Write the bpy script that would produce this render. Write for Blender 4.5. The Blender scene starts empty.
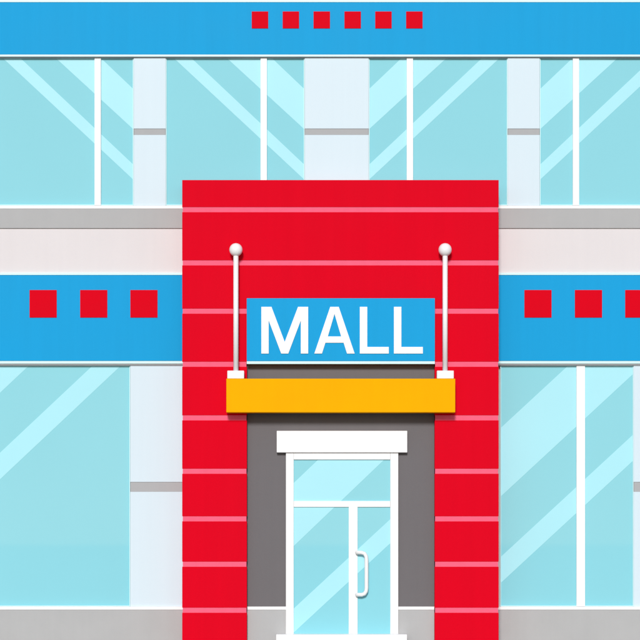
import bpy, bmesh, math
from mathutils import Vector
C = bpy.context.scene
COL = C.collection
# ------------------------------------------------------------------ camera model
D, EYE, MPP = 40.0, 1.7, 0.016          # distance to facade, eye height, metres per photo pixel on the facade
def X(px, y=0.0): return (px - 320.3) * MPP * (D + y) / D
def Z(py, y=0.0): return EYE + ((644.0 - py) * MPP - EYE) * (D + y) / D

cam = bpy.data.cameras.new('camera'); co = bpy.data.objects.new('camera', cam); COL.objects.link(co)
co.location = (0, -D, EYE); co.rotation_euler = (math.radians(90), 0, 0)
cam.sensor_width = 36; cam.lens = 36 * D / (640 * MPP)
cam.shift_y = ((644 - 320) * MPP - EYE) / (640 * MPP)
cam.clip_end = 3000
C.camera = co

# ------------------------------------------------------------------ light
EL, AZ = math.radians(24), math.radians(184)
w = bpy.data.worlds.new('World'); C.world = w; w.use_nodes = True
nt = w.node_tree; bg = nt.nodes['Background']
sky = nt.nodes.new('ShaderNodeTexSky'); sky.sky_type = 'NISHITA'; sky.sun_disc = False
sky.sun_elevation = EL; sky.sun_rotation = AZ; sky.dust_density = 1.0; sky.air_density = 1.0
nt.links.new(sky.outputs[0], bg.inputs[0]); bg.inputs[1].default_value = 0.075
sl = bpy.data.lights.new('sun', 'SUN'); so = bpy.data.objects.new('sun', sl); COL.objects.link(so)
sl.energy = 2.75; sl.angle = math.radians(10); sl.color = (1.0, 0.985, 0.965)
sd = Vector((math.sin(AZ) * math.cos(EL), math.cos(AZ) * math.cos(EL), math.sin(EL)))
so.rotation_euler = sd.to_track_quat('Z', 'Y').to_euler(); so.location = sd * 60
vs = C.view_settings; vs.view_transform = 'Standard'; vs.look = 'None'; vs.gamma = 1; vs.use_curve_mapping = False
vs.exposure = 0.1

# ------------------------------------------------------------------ materials
def mat(name, col, rough=0.5, var=0.03, scale=1.3, bump=0.0, bscale=60, spec=0.5, coat=0.0, metal=0.0, streak=0.0):
    m = bpy.data.materials.new(name); m.use_nodes = True
    t = m.node_tree; N = t.nodes; L = t.links; p = N['Principled BSDF']
    p.inputs['Roughness'].default_value = rough; p.inputs['Specular IOR Level'].default_value = spec
    p.inputs['Coat Weight'].default_value = coat; p.inputs['Metallic'].default_value = metal
    tc = N.new('ShaderNodeTexCoord')
    n = N.new('ShaderNodeTexNoise'); n.inputs['Scale'].default_value = scale; n.inputs['Detail'].default_value = 6
    L.new(tc.outputs['Object'], n.inputs['Vector'])
    fac = n.outputs['Fac']
    if streak:                                   # faint rain marks running down the surface
        mp = N.new('ShaderNodeMapping'); mp.inputs['Scale'].default_value = (9, 9, 0.35); L.new(tc.outputs['Object'], mp.inputs['Vector'])
        n2 = N.new('ShaderNodeTexNoise'); n2.inputs['Scale'].default_value = 1.0; n2.inputs['Detail'].default_value = 5; L.new(mp.outputs[0], n2.inputs['Vector'])
        mx = N.new('ShaderNodeMix'); mx.data_type = 'FLOAT'; mx.inputs[0].default_value = streak
        L.new(fac, mx.inputs[2]); L.new(n2.outputs['Fac'], mx.inputs[3]); fac = mx.outputs[0]
    r = N.new('ShaderNodeValToRGB'); e = r.color_ramp.elements
    e[0].position = 0.3; e[1].position = 0.7
    e[0].color = tuple(c * (1 - var) for c in col) + (1,); e[1].color = tuple(min(1, c * (1 + var)) for c in col) + (1,)
    L.new(fac, r.inputs[0]); L.new(r.outputs[0], p.inputs['Base Color'])
    mr = N.new('ShaderNodeMapRange'); mr.inputs['To Min'].default_value = max(0, rough * 0.85); mr.inputs['To Max'].default_value = min(1, rough * 1.15)
    L.new(n.outputs['Fac'], mr.inputs[0]); L.new(mr.outputs[0], p.inputs['Roughness'])
    if bump:
        b = N.new('ShaderNodeTexNoise'); b.inputs['Scale'].default_value = bscale; b.inputs['Detail'].default_value = 4
        L.new(tc.outputs['Object'], b.inputs['Vector'])
        bn = N.new('ShaderNodeBump'); bn.inputs['Strength'].default_value = bump; bn.inputs['Distance'].default_value = 0.004
        L.new(b.outputs['Fac'], bn.inputs['Height']); L.new(bn.outputs[0], p.inputs['Normal'])
    return m
RED = mat('red_panel', (0.63, 0.0005, 0.013), 0.6, 0.03, 0.9, 0.05, 90, 0.03, streak=0.5)
PINK = mat('pink_mortar', (0.80, 0.115, 0.20), 0.8, 0.05, 8, 0.2, 120, 0.2)
TILE = mat('red_tile', (0.62, 0.0005, 0.011), 0.6, 0.03, 2, 0, 90, 0.03)
BLUE = mat('blue_metal', (0.007, 0.31, 0.63), 0.5, 0.03, 0.7, 0.04, 40, 0.06, streak=0.5)
YEL = mat('yellow_metal', (0.84, 0.38, 0.0005), 0.5, 0.03, 1.5, 0.04, 60, 0.02, streak=0.3)
WHITE = mat('white_metal', (0.82, 0.82, 0.83), 0.4, 0.015, 3, 0.03, 60, 0.4)
TRIM = mat('pale_trim', (0.55, 0.79, 0.82), 0.4, 0.02, 3)
PALE = mat('pale_panel', (0.575, 0.69, 0.765), 0.5, 0.015, 1.2, 0.06, 80, 0.3, streak=0.5)
OFFW = mat('offwhite_render', (0.67, 0.635, 0.65), 0.8, 0.02, 1.5, 0.25, 70, 0.2, streak=0.4)
GREY = mat('grey_stone', (0.40, 0.403, 0.41), 0.75, 0.035, 2.5, 0.25, 90, 0.2, streak=0.3)
JOINT_SHADE = mat('grey_joint_and_shade', (0.36, 0.367, 0.38), 0.7, 0.03, 5)  # panel joints, also the painted shade lines under the fascias
DARK = mat('dark_grey_wall', (0.137, 0.128, 0.136), 0.7, 0.04, 1.5, 0.25, 60, 0.2, streak=0.3)
GLASS = mat('tinted_glass', (0.23, 0.575, 0.66), 0.02, 0.012, 0.5, 0, 1, 0.2)
GLINT = mat('painted_glint', (0.365, 0.715, 0.80), 0.35, 0.012, 0.8, 0, 1, 0.15)  # pale colour of the reflections painted onto the panes
ROOF = mat('roof_membrane', (0.30, 0.30, 0.30), 0.8, 0.08, 2)
PAVE = mat('paving', (0.33, 0.32, 0.30), 0.8, 0.10, 1.5, 0.3, 30)
ASPH = mat('asphalt', (0.05, 0.05, 0.052), 0.85, 0.15, 3, 0.5, 80)
KERB = mat('kerb_stone', (0.36, 0.35, 0.34), 0.8, 0.08, 3, 0.2, 60)
LAND = mat('open_ground', (0.22, 0.21, 0.19), 0.9, 0.15, 0.3, 0.3, 20)
LINE = mat('road_paint', (0.75, 0.75, 0.74), 0.7, 0.06, 6)

# ------------------------------------------------------------------ mesh helpers
class MB:
    def __init__(s): s.bm = bmesh.new(); s.mats = []
    def mi(s, m):
        if m not in s.mats: s.mats.append(m)
        return s.mats.index(m)
    def box(s, x0, x1, y0, y1, z0, z1, m, bev=0.004):
        t = bmesh.new(); bmesh.ops.create_cube(t, size=1)
        for v in t.verts: v.co = Vector(((x0 + x1) / 2 + v.co.x * (x1 - x0), (y0 + y1) / 2 + v.co.y * (y1 - y0), (z0 + z1) / 2 + v.co.z * (z1 - z0)))
        if bev: bmesh.ops.bevel(t, geom=t.edges[:], offset=bev, segments=2, affect='EDGES', profile=0.5)
        s.add(t, m)
    def pbox(s, px0, px1, py0, py1, yf, yb, m, bev=0.004, z0=None):
        """box whose front face (depth yf) covers these photo coordinates"""
        s.box(X(px0, yf), X(px1, yf), yf, yb, Z(py1, yf) if z0 is None else z0, Z(py0, yf), m, bev)
    def prism(s, pts, yf, yb, m, bev=0.0):
        t = bmesh.new(); a = [t.verts.new((x, yf, z)) for x, z in pts]
        f = t.faces.new(a); t.normal_update()
        if f.normal.y > 0: f.normal_flip()
        r = bmesh.ops.extrude_face_region(t, geom=[f])
        for v in r['geom']:
            if isinstance(v, bmesh.types.BMVert): v.co.y = yb
        bmesh.ops.recalc_face_normals(t, faces=t.faces[:])
        if bev:
            fe = [e for e in t.edges if all(abs(v.co.y - yf) < 1e-6 for v in e.verts)]
            bmesh.ops.bevel(t, geom=fe, offset=bev, segments=2, affect='EDGES', profile=0.5)
        s.add(t, m)
    def tube(s, pts, r, m, seg=16, closed=False):
        t = bmesh.new(); rings = []
        n = len(pts); pts = [Vector(p) for p in pts]
        for i, p in enumerate(pts):
            d = (pts[min(i + 1, n - 1)] - pts[max(i - 1, 0)]).normalized()
            u = d.cross(Vector((0.013, 1, 0.017))).normalized(); v = d.cross(u).normalized()
            rings.append([t.verts.new(p + r * (math.cos(2 * math.pi * k / seg) * u + math.sin(2 * math.pi * k / seg) * v)) for k in range(seg)])
        for a, b in zip(rings, rings[1:]):
            for k in range(seg): t.faces.new((a[k], a[(k + 1) % seg], b[(k + 1) % seg], b[k]))
        t.faces.new(rings[0]); t.faces.new(rings[-1])
        bmesh.ops.recalc_face_normals(t, faces=t.faces[:])
        for f in t.faces: f.smooth = len(f.verts) == 4
        s.add(t, m)
    def lathe(s, prof, cx, cy, m, seg=32):
        """profile of (radius, z) turned round a vertical axis"""
        t = bmesh.new(); rings = [[t.verts.new((cx + max(r, 1e-4) * math.cos(2 * math.pi * k / seg), cy + max(r, 1e-4) * math.sin(2 * math.pi * k / seg), z)) for k in range(seg)] for r, z in prof]
        for a, b in zip(rings, rings[1:]):
            for k in range(seg): t.faces.new((a[k], a[(k + 1) % seg], b[(k + 1) % seg], b[k])).smooth = True
        t.faces.new(rings[0]); t.faces.new(rings[-1]); bmesh.ops.recalc_face_normals(t, faces=t.faces[:])
        s.add(t, m)
    def add(s, t, m):
        i = s.mi(m)
        for f in t.faces: f.material_index = i
        me = bpy.data.meshes.new('piece'); t.to_mesh(me); t.free(); s.bm.from_mesh(me); bpy.data.meshes.remove(me)
    def build(s, name, parent=None, off=(0, 0, 0)):
        if parent is not None and off == (0, 0, 0):
            r = parent
            while r.parent: r = r.parent
            off = tuple(r.location)
        for v in s.bm.verts: v.co -= Vector(off)
        me = bpy.data.meshes.new(name); s.bm.to_mesh(me); s.bm.free()
        for m in s.mats: me.materials.append(m)
        o = bpy.data.objects.new(name, me); COL.objects.link(o); o.parent = parent
        return o
def thing(name, label, cat, loc=(0, 0, 0)):
    o = bpy.data.objects.new(name, None); COL.objects.link(o); o.location = loc; o['label'] = label; o['category'] = cat
    o.empty_display_size = 0.3
    return o
def clip(poly, x0, x1, y0, y1):
    """cut a polygon (photo coordinates) to a rectangle"""
    def cut(P, inside, cross):
        out = []
        for i in range(len(P)):
            a, b = P[i - 1], P[i]
            if inside(b):
                if not inside(a): out.append(cross(a, b))
                out.append(b)
            elif inside(a): out.append(cross(a, b))
        return out
    def lx(c): return lambda a, b: (c, a[1] + (b[1] - a[1]) * (c - a[0]) / (b[0] - a[0]))
    def ly(c): return lambda a, b: (a[0] + (b[0] - a[0]) * (c - a[1]) / (b[1] - a[1]), c)
    for ins, cr in ((lambda p: p[0] >= x0, lx(x0)), (lambda p: p[0] <= x1, lx(x1)), (lambda p: p[1] >= y0, ly(y0)), (lambda p: p[1] <= y1, ly(y1))):
        if not poly: return []
        poly = cut(poly, ins, cr)
    return poly

# ------------------------------------------------------------------ setting
def structure(mb, name):
    o = mb.build(name); o['kind'] = 'structure'; return o
m = MB(); m.box(-600, 600, -600, 600, -1.2, -0.16, LAND, 0); structure(m, 'ground')
m = MB(); m.box(-60, 60, -18, -9.15, -0.155, -0.12, ASPH, 0)
structure(m, 'road')
m = MB(); m.box(-60, 60, -9.0, 0.0, -0.15, 0.0, PAVE, 0); structure(m, 'pavement')
m = MB()
for i in range(120): m.box(-60 + i, -60 + i + 0.994, -9.15, -9.003, -0.15, 0.003, KERB, 0.012)
structure(m, 'kerb')
m = MB()
for i in range(-15, 16): m.box(i * 4 - 1, i * 4 + 1, -13.65, -13.53, -0.119, -0.116, LINE, 0)
structure(m, 'road_marking')

# ------------------------------------------------------------------ the mall
mall = thing('mall_building', 'white and blue mall building with a red striped entrance tower and glass windows', 'building')
PX0, PX1 = -260, 900                     # how far the facade runs past the frame, in photo pixels
TX0, TX1 = 182.5, 499.0                  # the red tower
TF = -0.60                               # its front face
RB = -0.48                               # wall at the back of the door recess
m = MB(); m.box(X(PX0), X(PX1), 0.10, 12, 0, Z(-6), OFFW, 0.0); m.box(X(PX0) + 0.3, X(PX1) - 0.3, 0.4, 11.7, Z(-6) + 0.001, Z(-6) + 0.02, ROOF, 0)
wall = m.build('wall', mall)
m = MB(); m.pbox(PX0, PX1, 228, 276, 0.0, 0.099, OFFW, 0.003); m.build('spandrel_panel', mall)
m = MB(); m.pbox(PX0, PX1, -9, 2.2, -0.045, 0.5, TRIM); m.build('coping', mall)

def fascia(y0, y1, front, trims):
    m = MB(); m.pbox(PX0, PX1, y0, y1, front, 0.099, BLUE); f = m.build('fascia_band', mall)
    for a, b, fr, mt, nm in trims:
        t = MB(); t.pbox(PX0, PX1, a, b, fr, 0.099, mt, 0.003); t.build(nm, f)
    return f
f_up = fascia(2.4, 54.4, -0.04, [(54.5, 56.6, -0.045, TRIM, 'trim_strip'), (56.65, 57.5, -0.025, JOINT_SHADE, 'shade_strip')])  # last strip is a grey line standing in for shade under the fascia
f_lo = fascia(275.2, 360.8, -0.04, [(272.8, 275.0, -0.045, TRIM, 'trim_strip'), (361.0, 363.7, -0.045, TRIM, 'trim_strip'), (363.75, 365.3, -0.025, JOINT_SHADE, 'shade_strip')])  # here too the shaded underside is put in as a grey strip
def squares(xs, y0, w_, h_, f, front):
    first = None
    for px in xs:
        a = Vector((X(px, front), front, Z(y0 + h_, front)))
        if first is None:
            m = MB(); m.box(0, X(w_) - X(0), 0, 0.05, 0, h_ * MPP, TILE, 0.003); o = m.build('square_tile', f, off=(0, 1e-9, 0)); first = o
        else:
            o = first.copy(); COL.objects.link(o); o.parent = f
        o.location = a
squares([252.0, 282.9, 313.8, 344.7, 375.5, 406.4], 11.4, 16.5, 17.0, f_up, -0.05)
squares([29.8, 80.4, 130.6, 524.7, 575.2, 625.5], 290.0, 27.2, 27.6, f_lo, -0.05)

m = MB(); m.pbox(PX0, PX1, 205.6, 208.6, -0.03, 0.099, WHITE, 0.004); m.build('sill_strip', mall)
m = MB(); m.pbox(PX0, PX1, 208.7, 228.2, -0.025, 0.099, GREY, 0.004); m.build('ledge', mall)
m = MB(); m.pbox(PX0, PX1, 606.6, 609.8, -0.03, 0.099, WHITE, 0.004); m.build('sill_strip', mall)
m = MB(); m.pbox(PX0, PX1, 610.0, 640, -0.025, 0.099, GREY, 0.004, z0=0); m.build('plinth', mall)

def pilaster(x0, x1, y0, y1, j0, j1):
    m = MB(); m.pbox(x0, x1, y0, j0, 0.0, 0.099, PALE, 0.003); m.pbox(x0, x1, j1, y1, 0.0, 0.099, PALE, 0.003)
    m.pbox(x0 + .2, x1 - .2, j0 + .05, j1 - .05, 0.010, 0.099, JOINT_SHADE, 0.0); m.build('pilaster', mall)

def pane(parent, x0, x1, y0, y1, gy, bands):
    g = MB(); g.pbox(x0, x1, y0, y1, gy, gy + 0.012, GLASS, 0.0)
    for b in bands:                                    # reflection glints, painted as pale strips on the glass
        q = clip(b, x0 + .4, x1 - .4, y0 + .4, y1 - .4)
        if len(q) > 2: g.prism([(X(x, gy), Z(y, gy)) for x, y in q], gy - 0.0015, gy - 0.0002, GLINT)
    return g.build('glass_pane', parent)

def window(x0, x1, y0, y1, mulls, bands):
    gy, fy = 0.045, 0.022
    f = MB(); e = 0.9                                   # slim metal frame, then a pane per bay
    f.pbox(x0 + .1, x0 + e, y0 + .1, y1 - .1, fy, 0.098, TRIM, 0.002); f.pbox(x1 - e, x1 - .1, y0 + .1, y1 - .1, fy, 0.098, TRIM, 0.002)
    f.pbox(x0 + e, x1 - e, y0 + .1, y0 + e, fy + .001, 0.098, TRIM, 0.002); f.pbox(x0 + e, x1 - e, y1 - e, y1 - .1, fy + .001, 0.098, TRIM, 0.002)
    w_ = f.build('window', mall)
    edges = [x0 + .5]
    for a, b in mulls: edges += [a + .5, b - .5]
    edges.append(x1 - .5)
    for k in range(0, len(edges), 2): pane(w_, edges[k], edges[k + 1], y0 + .5, y1 - .5, gy, bands)
    for a, b in mulls:
        mm = MB(); mm.pbox(a, b, y0 + .2, y1 - .2, 0.006, 0.097, WHITE, 0.004); mm.build('mullion', w_)
def up_bands(edge, s):
    """upper floor: a narrow and a wide slanting strip; edge = side they fall to, s = -1 towards left, 1 towards right"""
    def L(t0, t1, e0, e1): return [(edge + s * t0, 57), (edge + s * t1, 57), (edge - s * 6, e1 - 5.6 + 11.2), (edge - s * 6, e0 + 5.6)]
    return [L(113.5 + 1, 131 + 1, 165, 180), L(34, 79, 89.5, 129.5)]
U0, U1 = 57.55, 205.55
def W_l(x0, x1, mc): window(x0, x1, U0, U1, [(mc - 3.2, mc + 3.2)], up_bands(x1, -1))
def W_r(x0, x1, mc): window(x0, x1, U0, U1, [(mc - 3.2, mc + 3.2)], up_bands(x0, 1))
W_l(-176, -37, -73); W_l(-5, 134, 98); W_l(166, 305, 264)
W_r(369, 508, 410.2); W_r(540, 679, 576.3); W_r(711, 850, 747)
for a, b in ((PX0, -176), (-37, -5), (134, 166), (305, 369), (508, 540), (679, 711), (850, PX1)): pilaster(a, b, U0, U1, 128.6, 134.9)

L0, L1 = 365.35, 606.55
def strip(xa, u, l, slope):          # slanting strip given by its upper and lower heights at x = xa (rising to the right)
    return [(xa - 400, u + 400 * slope), (xa - 400, l + 400 * slope), (xa + 400, l - 400 * slope), (xa + 400, u - 400 * slope)]
window(-100, 130.6, L0, L1, [(-46, -37.5)], [strip(0, 453, 479.5, 0.94), strip(0, 332, 393, 0.94)])
window(500.5, 634, L0, L1, [(576.8, 585.4)], [strip(502, 556, 582, 0.924), strip(502, 427, 495.5, 0.925)])
window(686, 860, L0, L1, [(762, 770.5)], [strip(688, 556, 582, 0.924), strip(688, 427, 495.5, 0.925)])
for a, b in ((PX0, -100), (130.6, 190), (634, 686), (860, PX1)): pilaster(a, b, L0, L1, 482.0, 491.8)

# ---- red entrance tower
GV = [209.6, 262.8, 311.1, 364.2, 417.8, 471.2, 518.8, 564.2, 610.2]; GH = 2.55
RX0, RX1, RT = 247.2, 435.0, 362.5       # door recess
m = MB()
def Zt(p): return Z(p, TF)
xa, xb, xr0, xr1 = X(TX0, TF), X(TX1, TF), X(RX0, TF), X(RX1, TF)
ins = 0.008
# mortar coloured core: two piers and the block over the recess
m.box(xa + ins, xr0 - ins, TF + ins, 0.0, 0, Zt(180) - ins, PINK, 0); m.box(xr1 + ins, xb - ins, TF + ins, 0.0, 0, Zt(180) - ins, PINK, 0)
m.box(xr0 - ins, xr1 + ins, TF + ins, 0.0, Zt(RT) + ins, Zt(180) - ins, PINK, 0)
edges = [180.0] + [v for g in GV for v in (g - GH, g + GH)] + [None]
for k in range(0, len(edges), 2):
    t, b = edges[k], edges[k + 1]; zt = Zt(t); zb = Zt(b) if b is not None else 0.0
    if b is not None and b <= RT:
        m.box(xa, xb, TF, -0.002, zb, zt, RED, 0.003)
    else:
        m.box(xa, xr0, TF, -0.002, zb, zt, RED, 0.003); m.box(xr1, xb, TF, -0.002, zb, zt, RED, 0.003)
tower = m.build('entrance_tower', mall)
m = MB(); m.box(xa + 0.12, xb - 0.12, TF + 0.12, -0.15, Zt(180) + 0.001, Zt(180) + 0.01, ROOF, 0); m.build('roof', tower)
m = MB(); m.box(xr0 + .001, xr1 - .001, RB, -0.01, Z(606.5, RB), Zt(RT) + 0.004, DARK, 0); m.build('recess_wall', tower)
m = MB(); m.box(xr0 + .001, xr1 - .001, RB - 0.02, -0.01, Z(609.8, RB - .02), Z(606.6, RB - .02), WHITE, 0.003); m.build('sill_strip', tower)
m = MB(); m.box(xr0 + .001, xr1 - .001, RB - 0.012, -0.01, 0, Z(610, RB - .012), GREY, 0.003); m.build('plinth', tower)

# ---- glazed entrance door in the recess
DF = RB - 0.06
m = MB()
m.pbox(286.2, 294.0, 452.6, 640, DF, RB - 0.001, WHITE, 0.005, z0=0.08); m.pbox(390.6, 398.6, 452.6, 640, DF, RB - 0.001, WHITE, 0.005, z0=0.08)
m.pbox(294.1, 390.5, 452.6, 459.6, DF, RB - 0.001, WHITE, 0.004); m.pbox(294.1, 390.5, 501.0, 507.0, DF + .006, RB - 0.001, WHITE, 0.004)
door = m.build('entrance_door', mall)
m = MB(); m.pbox(277.0, 407.6, 430.8, 452.5, DF - 0.04, RB - 0.001, WHITE, 0.006); m.build('header_box', door)
bands = [strip(294, 483, 546, 0.955), strip(294, 608.5, 632.5, 0.925)]
gy = DF + 0.028
pane(door, 293.5, 391, 459, 501.6, gy, bands); pane(door, 293.5, 350, 506.4, 634.6, gy, bands); pane(door, 357, 391, 506.4, 634.6, gy, bands)
m = MB(); m.pbox(349.0, 357.9, 506.9, 634.4, DF + .004, RB - 0.002, WHITE, 0.005); m.build('meeting_stile', door)
m = MB(); m.pbox(276.4, 407.4, 634.5, 640, DF - 0.28, RB - 0.02, WHITE, 0.006, z0=0.0); m.build('threshold', door)
hy = DF - 0.05
pts = [(357.2, 552.6), (362.0, 552.6), (364.8, 553.6), (366.4, 556.2), (366.8, 559.5), (366.8, 588.0), (366.4, 591.2), (364.8, 593.8), (362.0, 594.8), (357.2, 594.8)]
P = [(X(a, hy), hy, Z(b, hy)) for a, b in pts]
P = [(P[0][0], DF + 0.006, P[0][2])] + [(P[0][0], hy + 0.012, P[0][2])] + P[1:-1] + [(P[-1][0], hy + 0.012, P[-1][2]), (P[-1][0], DF + 0.006, P[-1][2])]
m = MB(); m.tube(P, 0.031, WHITE, 14); m.build('handle', door)

# ------------------------------------------------------------------ MALL sign
SF = TF - 0.05
sign = thing('mall_sign', 'blue sign board reading MALL in white letters on the red tower above the yellow canopy', 'sign', (X(341, SF), TF, Z(364.4, SF)))
m = MB(); m.pbox(247.0, 435.2, 298.2, 361.0, SF, TF - 0.001, BLUE, 0.004); m.build('board', sign)
m = MB(); m.pbox(247.0, 435.2, 361.2, 364.0, SF - 0.006, TF - 0.001, TRIM, 0.003); m.build('trim_strip', sign)
LF = SF - 0.015
m = MB(); base = 353.6; H = 46.8
def glyph(x, pts, holes=None):
    m.prism([(X(x + a, LF), Z(base - b, LF)) for a, b in pts], LF, SF - 0.0005, WHITE, 0.002)
glyph(261.4, [(0.2, 0), (0.2, H), (10.4, H), (23.6, 11.8), (36.9, H), (47.1, H), (47.1, 0), (39.7, 0), (39.7, 33.0), (27.2, 0), (20.1, 0), (7.6, 33.0), (7.6, 0)])
# A: left leg, right leg and crossbar butted end to end round the counter
glyph(314.3, [(0.3, 0), (16.2, H), (20.5, H), (20.5, 39.6), (13.9, 17.2), (20.5, 17.2), (20.5, 10.8), (11.4, 10.8), (8.0, 0)])
glyph(314.3, [(40.7, 0), (24.8, H), (20.5, H), (20.5, 39.6), (27.1, 17.2), (20.5, 17.2), (20.5, 10.8), (29.6, 10.8), (33.0, 0)])
for lx in (359.9, 394.0): glyph(lx, [(0.2, 0), (0.2, H), (7.7, H), (7.7, 6.7), (29.2, 6.7), (29.2, 0)])
m.build('lettering', sign)

# ------------------------------------------------------------------ yellow canopy with its two ball topped rods
CF = TF - 0.27
canopy = thing('entrance_canopy', 'yellow canopy over the glass door with two white ball topped support rods', 'canopy', (X(341, CF), TF, Z(412.4, CF)))
m = MB(); m.pbox(226.6, 455.6, 378.6, 412.4, CF, TF - 0.001, YEL, 0.008); m.build('canopy_slab', canopy)
for px in (236.2, 445.4):
    ry = TF - 0.16
    zt = Z(378.6, CF)
    m = MB(); cx = X(px, ry); m.lathe([(0.040, zt + 0.05), (0.040, Z(252, ry))], cx, ry, WHITE, 24); rod = m.build('support_rod', canopy)
    m = MB(); zc, r = Z(249.8, ry), 6.5 * MPP
    m.lathe([(r * math.sin(math.pi * k / 20), zc - r * math.cos(math.pi * k / 20)) for k in range(21)], cx, ry, WHITE, 40); m.build('ball_finial', rod)
    m = MB(); bw = 8.2 * MPP; m.box(cx - bw, cx + bw, ry - 0.1, ry + 0.1, zt + 0.001, Z(371.0, ry), WHITE, 0.008); m.build('base_block', rod)
